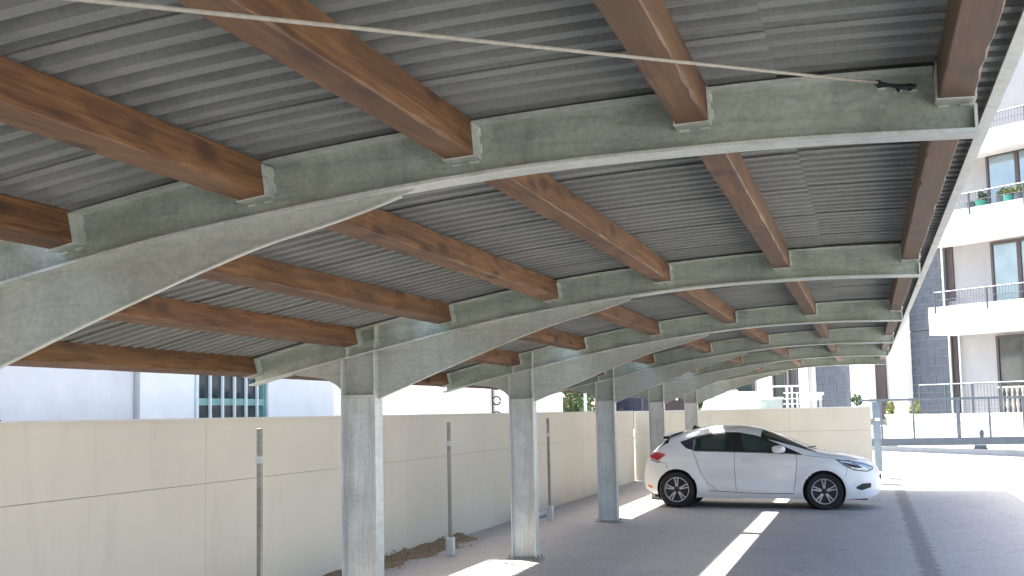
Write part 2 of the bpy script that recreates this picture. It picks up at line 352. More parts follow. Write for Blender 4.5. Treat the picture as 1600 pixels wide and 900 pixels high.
def rib(k):
    y = ay(k); yc = y+FW/2
    m = MB(); plate_between(m, xrange(XL, XR, 40), lambda x: zbot(x)+FT, lambda x: ztop(x)-FT, yc-WT/2, yc+WT/2)
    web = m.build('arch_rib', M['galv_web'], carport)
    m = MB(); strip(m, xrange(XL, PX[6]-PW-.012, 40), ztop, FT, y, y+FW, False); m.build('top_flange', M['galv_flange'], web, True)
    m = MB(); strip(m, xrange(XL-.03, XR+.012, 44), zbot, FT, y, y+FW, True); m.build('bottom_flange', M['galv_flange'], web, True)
    m = MB(); m.box(XR-.003, XR+.008, y+.004, y+FW-.004, zbot(XR)+FT+.001, zbot(XR)+.10); m.build('end_plate', M['galv_flange'], web)
    for s_, ya, yb in ((0, y-.028, yc-WT/2-.0005), (1, yc+WT/2+.0005, y+FW+.028)):
        if (k == 5 and s_ == 1): continue
        for i in range(7):
            if k == KMIN and s_ == 0: continue
            a = slope(PX[i]-PW/2); c, s = math.cos(a), math.sin(a); t = .006
            def L(px, pz, base=Vector((PX[i], 0, PZ[i]))): return Vector((base.x+px*c-pz*s, 0, base.z+px*s+pz*c))
            m = MB(); hh = min(PH, .155) if s_ == 0 else .11
            hh = .130
            pts = [L(-PW-.002-t, -t), L(.002+t, -t), L(.002+t, hh), L(.002, hh), L(.002, -.001), L(-PW-.002, -.001), L(-PW-.002, hh), L(-PW-.002-t, hh)]
            for q in ((0, 1, 4, 5), (1, 2, 3, 4), (5, 6, 7, 0)):
                m.prism([pts[j]+Vector((0, ya, 0)) for j in q], (0, yb-ya, 0))
            # weld beads along the web
            wy = yb-.006 if s_ == 0 else ya+.006
            m.tube([L(.011, .02)+Vector((0, wy, 0)), L(.011, hh*.45)+Vector((0, wy, 0))], .0055, 6)
            m.tube([L(.011, hh*.7)+Vector((0, wy, 0)), L(.011, hh*.95)+Vector((0, wy, 0))], .0055, 6)
            m.tube([L(-PW*.35, -.011)+Vector((0, wy, 0)), L(-PW*.02, -.011)+Vector((0, wy, 0))], .0055, 6)
            m.tube([L(-PW*.98, -.011)+Vector((0, wy, 0)), L(-PW*.68, -.011)+Vector((0, wy, 0))], .0055, 6)
            if s_ == 0 and k in (0, 1):
                for nz in (.03, .075, .11):
                    for ny in (.02, .055): q0 = L(.0085, nz)+Vector((0, ya+ny, 0)); m.tube([q0-Vector((.002, 0, 0)), q0+Vector((.003, 0, 0))], .0045, 6)
            m.build('purlin_hanger', M['galv_flange'], web)
    # haunch: tapered plate under the rib, with its own edge strip
    zh = lambda x: smoothcurve(HA, x)
    m = MB(); plate_between(m, xrange(-3.926, -1.72, 26), lambda x: min(zh(x)+.008, zbot(x)-.0005), lambda x: zbot(x)-.0003, yc-.006, yc+.006)
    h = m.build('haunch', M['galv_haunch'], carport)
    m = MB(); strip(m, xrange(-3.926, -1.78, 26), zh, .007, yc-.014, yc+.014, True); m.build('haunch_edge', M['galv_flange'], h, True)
    zb2 = lambda x: smoothcurve(HB, x)
    m = MB(); plate_between(m, xrange(-4.72, CXL-.002, 16), zb2, lambda x: max(zbot(x)-.0005, zb2(x)+.001), yc-.006, yc+.006)
    m.build('gusset', M['galv_haunch'], carport)
    # column: H section
    zb = gz(-4.08, yc); zt = 1.955
    m = MB(); m.box(CXL+.0115, CXR-.0115, yc-.005, yc+.005, zb+.018, zt-.008); cm = m.build('column', M['galv_column'], carport)
    for x0, x1 in ((CXL, CXL+.011), (CXR-.011, CXR)):
        m = MB(); m.box(x0, x1, yc-.085, yc+.085, zb+.018, zbot(x0)-.004)
        m.build('flange', M['galv_flange'] if x0 > -4.1 else M['galv_column'], cm)
    m = MB(); m.box(CXL+.012, CXR-.012, yc-.082, yc+.082, zt-.007, zt+.009); m.build('joint_plate', M['galv_flange'], cm)
    m = MB(); m.box(CXL+.012, CXR-.012, yc-.006, yc+.006, zt+.0095, zbot(-4.08)-.04); m.prism([(CXL+.012, yc-.006, zbot(-4.08)-.04), (CXR-.012, yc-.006, zbot(-4.08)-.04), (CXR-.012, yc-.006, zbot(CXR-.012)-.003), (CXL+.012, yc-.006, zbot(CXL+.012)-.003)], (0, .012, 0)); m.build('head_web', M['galv_haunch'], cm)
    for xx in (CXL+.05, CXR-.006):
        m = MB(); m.box(xx-.006, xx+.006, y+.006, yc-.005, zbot(xx)+FT+.003, min(ztop(xx)-FT-.003, 9)); m.build('stiffener', M['galv_flange'], web)
    m = MB(); m.box(CXL-.05, CXR+.05, yc-.12, yc+.12, zb-.02, zb+.018)
    for bx in (CXL-.025, CXR+.025):
        for by in (-.08, .08): m.tube([(bx, yc+by, zb+.018), (bx, yc+by, zb+.05)], .011, 6)
    m.build('base_plate', M['galv_dull'], cm)
    # scrawled drip mark / weld scar on the web
    return web
KMIN, KMAX = -6, 5
for k in range(KMIN, KMAX+1): rib(k)
# purlins: one per bay and line
pur = None
for i in range(7):
    a = slope(PX[i]-PW/2)
    for k in range(KMIN, KMAX+1):
        y0_ = ay(k-1)+FW+.004; y1_ = ay(k)-.006
        if k == KMIN: continue
        if pur is None:
            w2, h2, L = PW/2, PH, y1_-y0_; rw = random.Random(21); rows = []; nseg = 40
            wn = [[.004+.011*max(0, rw.gauss(0, .6))*(rw.random() < .45) for _ in range(2)] for _ in range(nseg+1)]
            for q in range(nseg+1):
                b1_, b2_ = wn[q]
                if q in (0, nseg): b1_ = b2_ = .004
                prof = [(-w2+b1_, 0), (w2-b2_, 0), (w2, b2_*1.3), (w2, h2-.005), (w2-.005, h2), (-w2+.005, h2), (-w2, h2-.005), (-w2, b1_*1.2)]
                rows.append([(px_, L*q/nseg, pz_) for px_, pz_ in prof+prof[:1]])
            m = MB(); m.grid(rows); m.add(rows[0][:8], [range(8)]); m.add(rows[-1][:8], [range(7, -1, -1)]); o = m.build('purlin', M['wood'], carport, local=True); pur = o
        else: o = pur.copy(); col.objects.link(o)
        c_, s_ = math.cos(a), math.sin(a)
        o.location = Vector((PX[i]-PW/2*c_, y0_, PZ[i]-PW/2*s_))-WL[carport]; o.rotation_euler = (0, -a, 0)
        o.parent = carport
        if i >= 5:  # two rightmost purlin lines mixed towards grey brown
            o.material_slots[0].link = 'OBJECT'; o.material_slots[0].material = M['wood1' if i == 5 else 'wood2']
# purlin ends carried past the last rib
for i in range(7):
    a = slope(PX[i]-PW/2); c_, s_ = math.cos(a), math.sin(a); o = pur.copy(); col.objects.link(o); o.parent = carport
    o.location = Vector((PX[i]-PW/2*c_, ay(KMIN)-.5, PZ[i]-PW/2*s_))-WL[carport]; o.rotation_euler = (0, -a, 0); o.scale = (1, .1, 1)
# corrugated roof sheets
PITCHC, NC, DEPTH = .146, 7, .048
SW = PITCHC*NC
def roofz(x):
    if x < -5.0: return ztop(-5.0)+(x+5.0)*.25
    if x > .41: return ztop(.41)+(x-.41)*-.02
    return ztop(x)
def sheet(x0, x1, nx):
    m = MB(); rows = []
    for c in range(NC+1):
        for f, h in ((0, 0), (.42, 0), (.56, 1), (.86, 1)):
            if c == NC and f > .45: continue
            yy = PITCHC*(c+f); lift = .009 if c == NC else 0
            rows.append([(x, yy, roofz(x)+.012+DEPTH*h+lift) for x in xrange(x0, x1, nx)])
    m.grid(rows)
    b = [[p+Vector((0, 0, .006)) for p in map(Vector, r)] for r in rows]; m.grid(b)
    for r1, r2 in ((rows[0], b[0]), (rows[-1], b[-1]), ([r[0] for r in rows], [r[0] for r in b]), ([r[-1] for r in rows], [r[-1] for r in b])): m.grid([r1, r2])
    return m
SLIT0, SLIT1 = -3.69, -3.372
RY0, RY1 = ay(KMIN)-.6, ay(5)+.55
ns = int((RY1-RY0)/SW)
for x0, x1, nx in ((-5.38, SLIT0, 14), (SLIT1, -.27, 22), (-.33, .555, 8)):
    m = sheet(x0, x1, nx)
    if x0 == -.33: m.v = [p+Vector((0, 0, .0085)) for p in m.v]
    s0 = m.build('roof_sheet', M['sheet'], carport, False, local=True)
    for j in range(ns):
        o = s0 if j == 0 else s0.copy()
        if j: col.objects.link(o); o.parent = carport
        o.location = Vector((0, RY0+SW*j, random.uniform(-.0015, .0015)))-WL[carport]
m = MB()
yy0, yy1 = RY0, RY0+ns*SW+.05
m.box(.558, .570, yy0, yy1, 2.980, 3.062); m.box(.515, .557, yy0, yy1, 2.972, 2.979)
m.build('eave_flashing', M['galv_flange'], carport)
# ---------------------------------------------------------------- rope tied to the first rib
pA = onY(1425, 135, ay(0)+FW/2-.012)
d0 = ray(280, 15); d0 = d0/d0.y
pts = []
P0 = onY(1372, 129, ay(0)+FW/2-.02)
P1 = CAM+d0*2.34
far = P1+(P1-P0)*.8
for i in range(25):
    t = i/24; p = P0.lerp(far, t); pts.append(p)
yK = ay(0)+FW/2-WT/2
m = MB(); m.tube(pts, .0056, 8)
rope = m.build('rope', M['rope'], None, True)
tag(rope, 'pale rope stretched slackly across the roof to the nearest rib', 'rope')
m = MB()
def onweb(u, v, o=0): return onY(u, v, yK-o)
m.tube([onweb(1368, 128, .012), onweb(1376, 132, .014), onweb(1390, 133, .012), onweb(1405, 135, .016), onweb(1420, 136, .012), onweb(1432, 133, .010)], [.010, .012, .006, .009, .010, .004], 7)
for u, v in ((1372, 130), (1402, 136), (1420, 135)):
    m.tube([onweb(u, v-3, .008), onweb(u+2, v+7, .012)], [.011, .006], 6)
kt = m.build('wire_tie', M['black'], None, True); tag(kt, 'dark knotted wire tie fixed to the web of the nearest rib', 'tie')
for u, v in ((1378, 138), (1404, 142), (1427, 141)):  # short pale bar just below each dark blob of the tie
    m = MB(); m.tube([onweb(u-7, v+1, .006), onweb(u+6, v-1, .006)], .005, 6); m.build('pale_bar', M['galv_flange'], kt)
# ---------------------------------------------------------------- boundary walls
def wallthing(name, label):
    o = empty(name, (-5.75, 15, .04), label, 'wall'); return o
WX, WZ = -5.735, 1.80
bw = wallthing('boundary_wall', 'long cream panel wall running along the left of the carport')
ZS = [-.12, 1.220, WZ-.012]
yb = [ay(k)+.42 for k in range(-8, 6)]+[31.55]; yb[-2] = 25.6
for k in range(len(yb)-1):
    for j in range(2):
        m = MB(); m.box(WX-.06, WX, yb[k]+.002, yb[k+1]-.002, ZS[j]+(.0025 if j else 0), ZS[j+1]-.0025 if j == 0 else ZS[j+1])
        m.build('wall_panel', M['panel'], bw)
m = MB(); m.box(WX-.05, WX-.012, yb[0], yb[-1], -.12, WZ-.02); m.build('panel_core', M['galv_dull'], bw)
m = MB(); m.box(WX-.075, WX+.012, yb[0], yb[-1], WZ-.0115, WZ+.003); m.build('wall_cap', M['cap'], bw)
ew = empty('boundary_wall', (-2.8, 35, .1), 'cream panel wall closing the yard behind the white car', 'wall')
EY = 31.6; EXR = onY(1362, 680, EY).x; ez = onY(1250, 637, EY).z
ebx = xrange(WX+.003, EXR, 3)
for k in range(3):
    for j, (z0, z1) in enumerate(((-.2, 1.218), (1.224, ez-.02))):
        m = MB(); m.box(ebx[k]+.002, ebx[k+1]-.002, EY, EY+.06, z0, z1); m.build('wall_panel', M['panel'], ew)
m = MB(); m.box(WX+.01, EXR-.01, EY+.012, EY+.05, -.2, ez-.03); m.build('panel_core', M['galv_dull'], ew)
m = MB(); m.box(WX+.02, EXR+.01, EY-.012, EY+.08, ez-.0195, ez); m.build('wall_cap', M['white'], ew)
# slim posts standing in front of the left wall
PN = ['nearest slim galvanised post in front of the cream wall', 'slim galvanised post on a foot between first and second columns', 'slim galvanised post just left of the third column', 'slim galvanised post hidden by the fourth column']
for q, y in enumerate((10.0, 15.14, 20.27)):
    x = -5.12; z = gz(x, y)
    t = empty('fence_post', (x, y, z), PN[q], 'post', 'slim posts along the cream wall')
    m = MB(); m.box(x-.021, x+.021, y-.02, y+.02, z+.20, 1.70); m.build('post', M['galv_dull'], t, bevel=.004)
    m = MB(); m.box(x-.030, x+.030, y-.024, y+.024, 1.40, 1.46); m.build('bracket', M['galv_flange'], t)
    m = MB(); m.box(x-.05, x+.05, y-.045, y+.045, z-.01, z+.22); m.build('foot', M['galv_column'], t, bevel=.006)
# soil, litter and oddments at the wall foot
rs = random.Random(3)
m = MB()
for i in range(900):
    y = rs.uniform(8, 17.2); x = WX+.03+abs(rs.gauss(0, .19)); x = min(x, -5.14); s = rs.uniform(.006, .028); z = gz(x, y)+max(0, (.10-(x-WX)*.16))*rs.random()
    a = rs.uniform(0, 6.28); q = Vector((math.cos(a), math.sin(a), rs.uniform(-.3, .3)))*s; q2 = Vector((-math.sin(a), math.cos(a), rs.uniform(-.3, .3)))*s*.7
    m.obox(Vector((x, y, z)), q, q2, Vector((0, 0, s*.5)))
lit = m.build('litter', M['litter'], None, fix=False); tag(lit, 'dry leaves and crumbs of soil along the foot of the cream wall', 'litter', None, 'stuff')
m = MB(); rows = []
for j in range(41):
    y = 7+10.5*j/40; wv = .42+.09*math.sin(j*1.7)+.05*math.sin(j*.6+1)
    if j in (0, 40): wv = .06
    rows.append([(WX+.002+wv*t, y, gz(-5.5, y)+.07*(1-t)**1.3*(.8+.2*math.sin(j*2.3+t*5))+.003-.02*(t == 1)) for t in (0, .2, .4, .6, .8, 1)])
m.grid(rows); so = m.build('soil_bank', M['soil'], None, True, fix=False); struct(so)
m = MB()
pr_ = random.Random(11)
for i in range(260):
    x = pr_.uniform(-5, 3); y = pr_.uniform(9, 30); s = pr_.uniform(.006, .016)*(1.6 if pr_.random() < .08 else 1); z = gz(x, y)
    m.add([(x-s, y-s*.8, z-.002), (x+s, y-s*.6, z-.002), (x+s*.7, y+s, z-.002), (x-s*.8, y+s*.7, z-.002), (x, y, z+s*.9)], [(0, 1, 4), (1, 2, 4), (2, 3, 4), (3, 0, 4)])
pb = m.build('grit', M['kerb'], None, fix=False); tag(pb, 'scattered grit and small stones on the yard', 'grit', None, 'stuff')
m = MB(); a, b = onZ(846, 797, .09), onZ(867, 792, .09); m.tube([(-5.42, 20.0, .085), (-5.40, 21.2, .085)], .05, 12); pp = m.build('pipe', M['pvc'], None, True)
tag(pp, 'short grey pipe lying at the wall foot by the third post', 'pipe')
# ---------------------------------------------------------------- the car
def make_car():
    root = empty('parked_car', (0, 0, 0), 'white five door hatchback parked sideways under the far end of the carport', 'car')
    ZT = [(-.68, .58), (-.66, .72), (-.61, .87), (-.53, .985), (-.42, 1.09), (-.30, 1.19), (-.20, 1.275), (-.08, 1.325), (.08, 1.375), (.35, 1.437), (.8, 1.482), (1.2, 1.476), (1.5, 1.425), (1.8, 1.325), (2.1, 1.205), (2.45, 1.063), (2.62, 1.02), (2.85, .99), (3.1, .95), (3.3, .90), (3.44, .83), (3.54, .71), (3.60, .54)]
    ZB = [(-.68, .43), (-.62, .32), (-.45, .235), (.376, .185), (2.21, .185), (3.0, .185), (3.40, .21), (3.53, .27), (3.60, .36)]
    BT = [(-.68, .54), (-.60, .80), (-.48, .93), (-.30, 1.01), (0, 1.035), (.3, 1.022), (1.0, 1.01), (2.0, .985), (2.4, .955), (2.8, .90), (3.1, .845), (3.3, .785), (3.45, .70), (3.55, .58), (3.60, .47)]
    zt = lambda x: smoothcurve(ZT, x); zb = lambda x: interp(ZB, x); bt = lambda x: min(smoothcurve(BT, x), zt(x)-.03)
    W = lambda x: .905*max(.02, 1-(abs(x-1.46)/2.20)**8)**.5
    def yh(x, z):
        b = bt(x); wv = W(x)
        for cx in (0, 2.62):                 # swollen wheel arches
            r = math.hypot(x-cx, z-.33); wv += .018*max(0, 1-abs(r-.40)/.16)
        if z <= b:
            t = (z-.62)/.45; crease = .012*math.exp(-((z-(.90-.02*x))/.05)**2)
            tuck = .05*max(0, (.36-z)/.18)**2
            scoop = .022*math.exp(-((z-.52)/.14)**2)*(1 if .55 < x < 2.1 else max(0, 1-min(abs(x-.55), abs(x-2.1))/.25))
            return wv*(1-.035*t*t)-tuck+crease-scoop
        h = min(1, (z-b)/(zt(x)-b)); c = max(0, min(1, (zt(x)-b-.09)/.25))
        k = lerp(.04, .25, c); n = lerp(2.6, 7, c); base = wv*(1-.035*((b-.62)/.45)**2)
        return base*(1-k*h)*max(0, 1-h**n)**.5
    stx = sorted(set([round(-.68+.025*i, 4) for i in range(172)]+[3.60])); stx = [x for x in stx if x <= 3.6]
    NB = 30; HS = [0, .03, .06, .1, .15, .2, .26, .32, .38, .44, .5, .56, .62, .68, .74, .8, .85, .89, .92, .945, .965, .98, .99, .996, 1]
    V = []; rowsN = NB+len(HS)
    for x in stx:
        z0, b, t = zb(x), bt(x), zt(x)
        for j in range(NB): V.append([x, z0+(b-z0)*j/NB])
        for h in HS: V.append([x, b+(t-b)*h])
    RA = .372; CZ = .325
    for p in V:
        for cx in (0, 2.62):
            r = math.hypot(p[0]-cx, p[1]-CZ)
            if abs(r-RA) < .0165 and p[1] < .9: p[0] = cx+(p[0]-cx)*RA/r; p[1] = CZ+(p[1]-CZ)*RA/r
    def inarch(x, z): return any(math.hypot(x-cx, z-CZ) < RA-.004 for cx in (0, 2.62))
    bodyF, scr, rearg = [], [], []
    for i in range(len(stx)-1):
        for j in range(rowsN-1):
            q = [i*rowsN+j, (i+1)*rowsN+j, (i+1)*rowsN+j+1, i*rowsN+j+1]
            cx = sum(V[a][0] for a in q)/4; cz = sum(V[a][1] for a in q)/4
            if inarch(cx, cz): continue
            if j >= NB:
                h = HS[j-NB]
                lo = .32 if cx < 2.3 else .3
                if 1.53 < cx < 2.50 and h >= .62: scr.append(q); continue
                if -.42 < cx < -.16 and h >= .5: rearg.append(q); continue
            bodyF.append(q)
    P3 = [Vector((x, -yh(x, z), z)) for x, z in V]
    def sub(faces, name, mat):
        m = MB(); used = sorted({a for f in faces for a in f}); mp = {a: i for i, a in enumerate(used)}
        m.add([P3[a] for a in used], [[mp[a] for a in f] for f in faces])
        m.add([Vector((P3[a].x, -P3[a].y, P3[a].z)) for a in used], [[mp[a] for a in f][::-1] for f in faces])
        n0 = len(stx)-1
        if name == 'body':                   # close nose and tail
            for i in (0, n0):
                rr = [P3[i*rowsN+j] for j in range(rowsN)]
                m.grid([rr, [Vector((p.x, -p.y, p.z)) for p in rr]])
        me = m.build(name, mat, root, False, local=True)
        bm = bmesh.new(); bm.from_mesh(me.data); bmesh.ops.remove_doubles(bm, verts=bm.verts[:], dist=.0008); bmesh.ops.recalc_face_normals(bm, faces=bm.faces[:]); bm.to_mesh(me.data); bm.free()
        me.data.polygons.foreach_set('use_smooth', [True]*len(me.data.polygons)); me.data.set_sharp_from_angle(angle=R(50))
        return me
    body = sub(bodyF, 'body', M['carpaint']); WL[body] = Vector((0, 0, 0))
    sub(scr, 'windscreen', M['carglass']); sub(rearg, 'rear_window', M['carglass'])
    def patch(name, lo, hi, mat, off, parent=None, n=30, mrow=8, side=-1, smooth_=True):
        x0, x1 = lo[0][0], lo[-1][0]; m = MB(); rows = []
        for i in range(n+1):
            x = x0+(x1-x0)*i/n; a = interp(lo, x); b = interp(hi, x); r = []
            for j in range(mrow+1):
                z = min(a+(b-a)*j/mrow, zt(x)-.004); r.append((x, side*(yh(x, z)+off), z))
            rows.append(r)
        m.grid(rows)
        edge = [[Vector(p) for p in r] for r in (rows[0], [q[-1] for q in rows], rows[-1][::-1], [q[0] for q in rows][::-1])]
        for e in edge: m.grid([e, [Vector((p.x, p.y-side*(off+.004), p.z)) for p in e]])
        o = m.build(name, mat, parent or root, smooth_, local=True); WL[o] = Vector((0, 0, 0)); return o
    def seam(name, pts, side=-1, r=.0045, mat='seam', off=0.0, parent=None):
        m = MB(); P = []
        for (xa, za), (xb, zb_) in zip(pts, pts[1:]):
            for i in range(6):
                x = lerp(xa, xb, i/6); z = lerp(za, zb_, i/6); P.append((x, side*(yh(x, z)+off), z))
        x, z = pts[-1]; P.append((x, side*(yh(x, z)+off), z)); m.tube(P, r, 6); return m.build(name, M[mat], parent or root, True, local=True)
    dlo_lo = [(.06, 1.185), (.14, 1.10), (.22, 1.055), (.36, 1.028), (1.0, 1.018), (2.0, .993), (2.27, .968)]
    dlo_hi = [(.06, 1.187), (.30, 1.275), (.5, 1.325), (.8, 1.365), (1.1, 1.365), (1.45, 1.305), (1.8, 1.175), (2.1, 1.045), (2.27, .970)]
    for s in (-1, 1):
        patch('window_surround', dlo_lo, dlo_hi, M['black'], .006, None, 44, 8, s)
        patch('window', [(.30, 1.055), (.45, 1.046), (.93, 1.038)], [(.30, 1.225), (.5, 1.292), (.8, 1.335), (.93, 1.338)], M['carglass'], .010, None, 16, 6, s)
        patch('window', [(.45, 1.06), (.88, 1.05)], [(.45, 1.25), (.88, 1.315)], M['carglass_light'], .0125, None, 12, 6, s)
        patch('window', [(1.17, 1.18), (1.24, 1.05), (1.28, 1.037), (1.80, 1.025), (1.84, 1.03)], [(1.17, 1.325), (1.45, 1.275), (1.72, 1.178), (1.84, 1.122)], M['carglass_light'], .011, None, 20, 6, s)
        patch('taillight', [(-.545, .93), (-.50, .885), (-.35, .845), (-.205, .95)], [(-.545, .945), (-.46, 1.0), (-.32, .995), (-.205, .96)], M['red'], .012, None, 14, 5, s)
        patch('reversing_lamp', [(-.50, .845), (-.36, .80), (-.30, .815)], [(-.50, .872), (-.40, .842), (-.30, .842)], M['lens'], .010, None, 8, 3, s)
        patch('headlight_bezel', [(2.83, .886), (2.96, .788), (3.14, .70), (3.37, .672), (3.49, .725)], [(2.83, .895), (3.06, .878), (3.3, .827), (3.49, .755)], M['seam'], .005, None, 24, 6, s)
        hl = patch('headlight', [(2.86, .885), (2.98, .80), (3.15, .715), (3.36, .69), (3.46, .73)], [(2.86, .892), (3.06, .868), (3.3, .815), (3.46, .745)], M['lens'], .008, None, 24, 6, s)
        patch('headlight_trim', [(2.96, .832), (3.13, .752), (3.26, .735)], [(2.96, .848), (3.1, .80), (3.26, .768)], M['black'], .0105, hl, 10, 2, s)
        patch('fog_lamp', [(3.17, .38), (3.26, .35), (3.42, .40)], [(3.17, .41), (3.28, .47), (3.42, .475)], M['black'], .006, None, 12, 4, s)
        patch('reflector', [(-.57, .36), (-.47, .33)], [(-.57, .395), (-.47, .375)], M['orange'], .008, None, 6, 2, s)
        seam('door_gap', [(1.055, 1.01), (1.05, .7), (1.07, .42), (1.075, .30)], s)
        seam('door_gap', [(2.14, .97), (2.16, .85), (2.13, .6), (2.10, .32)], s)
        seam('door_gap', [(.31, 1.025), (.36, .88), (.40, .74), (.46, .60), (.56, .45), (.72, .34)], s)
        seam('sill_line', [(.60, .315), (1.1, .285), (1.7, .272), (2.10, .285)], s, .006)
        seam('bonnet_gap', [(2.30, .955), (2.6, .93), (2.86, .895)], s, .004)
        seam('bumper_gap', [(3.0, .79), (3.02, .70), (2.99, .58)], s, .004)
        seam('tailgate_gap', [(-.46, .835), (-.2, .80), (-.17, .70)], s, .004)
        seam('window_chrome', [(.22, 1.052), (.36, 1.022), (1.0, 1.010), (2.0, .985), (2.24, .963)], s, .005, 'chrome', .006)
        m = MB(); hx = [1.18+.25*i/10 for i in range(11)]
        m.tube([(x, s*(yh(x, .868)+.028*math.sin(math.pi*i/10)), .868+.006*math.sin(math.pi*i/10)) for i, x in enumerate(hx)], [.008]+[.014]*9+[.008], 8)
        m.build('door_handle', M['carpaint'], root, True, local=True)
        mm = MB(); c = Vector((1.86, s*1.005, 1.068)); rows = []
        for i in range(13):
            t = math.pi*i/12; r = []
            for j in range(17):
                p = 2*math.pi*j/16; sx_ = math.copysign(abs(math.sin(t)*math.cos(p))**.8, math.cos(p)); sz_ = math.copysign(abs(math.sin(t)*math.sin(p))**.8, math.sin(p))
                r.append(c+Vector((.135*sx_*(1 if sx_ < 0 else .8), s*.10*math.cos(t), .072*sz_)))
            rows.append(r)
        mm.grid(rows); mi = mm.build('wing_mirror', M['carpaint'], root, True, local=True); WL[mi] = Vector((0, 0, 0))
        mm = MB(); mm.obox((1.85, s*.80, .985), (.10, 0, 0), (0, s*.17, .0), (0, 0, .03)); mm.build('mirror_arm', M['black'], mi, local=True)
    m = MB(); m.prism([(.18, -.012, 1.40), (.36, -.012, 1.437), (.30, -.012, 1.452), (.22, -.012, 1.485)], (0, .024, 0)); m.build('antenna', M['black'], root, local=True)
    m = MB(); m.prism([(-.235, -.60, 1.262), (-.10, -.60, 1.318), (.04, -.60, 1.368), (-.06, -.60, 1.352), (-.25, -.60, 1.285)], (0, 1.2, 0)); m.build('spoiler', M['carpaint'], root, local=True)
    for ys_ in (-.625, .602):
        m = MB(); m.box(-.27, -.16, ys_, ys_+.023, 1.235, 1.285); m.build('spoiler_end', M['black'], root, local=True)
    m = MB(); m.box(-.45, 3.35, -.62, .62, .17, .34); m.build('underbody', M['black'], root, local=True)
    m = MB(); m.tube([(2.30, -.56, 1.085), (2.42, -.2, 1.095), (2.45, .3, 1.09)], .012, 6); m.build('wiper', M['black'], root, local=True)
    m = MB(); m.box(3.585, 3.612, -.26, .26, .40, .50); m.build('number_plate', M['white'], root, local=True)
    m = MB(); m.box(3.53, 3.60, -.42, .42, .53, .60); m.build('grille', M['black'], root, local=True)
    wheels = []
    for cx in (0, 2.62):
        for s in (-1, 1):
            m = MB(); n = 40; rows = []     # dark arch liner
            for i in range(n+1):
                t = -.45+(math.pi+.9)*i/n
                zz = CZ+.385*math.sin(t)
                rows.append([(cx+.380*math.cos(t), s*.60, CZ+.380*math.sin(t)), (cx+.380*math.cos(t), s*(yh(max(-.66, min(3.58, cx+.372*math.cos(t))), max(.2, min(.72, CZ+.372*math.sin(t))))-.004), CZ+.380*math.sin(t))])
            m.grid(rows); m.lathe([(.02, s*.60), (.384, s*.60)], (cx, 0, CZ), 'y', 32); m.build('arch_liner', M['black'], root, True, fix=False, local=True)
            T = MB(); yo = s*.885
            T.lathe([(.215, -.10), (.235, -.105), (.30, -.108), (.318, -.09), (.3255, -.06), (.3265, 0), (.3255, .06), (.318, .09), (.30, .108), (.235, .105), (.215, .10)], (cx, yo-s*.10, .3255), 'y', 48)
            ty = T.build('wheel', M['tyre'], root, True, local=True); WL[ty] = Vector((0, 0, 0))
            Q = MB(); f = yo+s*.004
            Q.lathe([(.228, -s*.01), (.224, s*.002), (.214, s*.001), (.207, -s*.03)], (cx, f, .3255), 'y', 48)
            Q.build('rim', M['alloy'], ty, True, local=True)
            Q = MB(); Q.lathe([(.0, -s*.07), (.225, -s*.06)], (cx, f, .3255), 'y', 40); Q.build('brake_disc', M['alloydark'], ty, True, fix=False, local=True)
            for a in range(5):
                for da in (-.15, .15):
                    t = 2*math.pi*a/5+.35+da; t0 = 2*math.pi*a/5+.35+da*.9
                    rd = Vector((math.cos(t), 0, math.sin(t))); tg = Vector((-math.sin(t), 0, math.cos(t))); rin = Vector((math.cos(t0), 0, math.sin(t0)))
                    C = Vector((cx, f, .3255)); Q = MB()
                    pin = C+rin*.045; po = C+rd*.208
                    poly = [pin-tg*.013, po-tg*.010, po+tg*.010, pin+tg*.013]
                    Q.prism([p+Vector((0, s*(.006 if i in (1, 2) else -.006), 0)) for i, p in enumerate(poly)], (0, -s*.03, 0)); Q.build('spoke', M['alloy'], ty, local=True)
            Q = MB(); Q.lathe([(.0, s*.004), (.03, s*.003), (.052, -s*.006), (.056, -s*.03)], (cx, f, .3255), 'y', 20); Q.build('hub_cap', M['alloydark'], ty, True, local=True)
    return root
car = make_car()
ca = math.atan2(-.022-.024, 2.61)
car.location = (-3.445, 24.0, gz(-3.445, 24)-.001); car.rotation_euler = (0, -ca, 0)
# ---------------------------------------------------------------- buildings on the left, beyond the wall
def yAt(u, x): return onX(u, 650, x).y
LX = -8.3
b1 = empty('neighbour_house', (LX-3, 14, 0), 'pale stucco house with a barred green window behind the cream wall', 'house')
ya, yc_, yd = yAt(-140, LX), yAt(205, LX), yAt(521, LX)
m = MB(); m.box(LX-6, LX+.03, ya, yc_, -.2, 4.6); m.build('wall', M['stucco'], b1)
wy0, wy1 = yAt(304, LX), yAt(417, LX); wz0 = .9; wz1 = onX(360, 570, LX).z
m = MB()
m.box(LX-6, LX, yc_+.002, wy0, -.2, 4.6); m.box(LX-6, LX, wy1, yd, -.2, 4.6); m.box(LX-6, LX, wy0, wy1, -.2, wz0); m.box(LX-6, LX, wy0, wy1, wz1, 4.6)
m.build('wall', M['bluewhite'], b1)
m = MB(); m.tube([(LX+.06, yc_+.02, 0), (LX+.06, yc_+.02, 4.6)], .035, 8); m.build('downpipe', M['kerb'], b1, True)
win = MB(); t = .07
win.box(LX-.12, LX-.02, wy0, wy0+t, wz0, wz1); win.box(LX-.12, LX-.02, wy1-t, wy1, wz0, wz1); win.box(LX-.12, LX-.02, wy0+t, wy1-t, wz1-t, wz1); win.box(LX-.12, LX-.02, wy0+t, wy1-t, wz0, wz0+t)
zc = onX(360, 628, LX).z; win.box(LX-.12, LX-.02, wy0+t, wy1-t, zc-.045, zc+.045)
wo = win.build('window', M['greenframe'], b1)
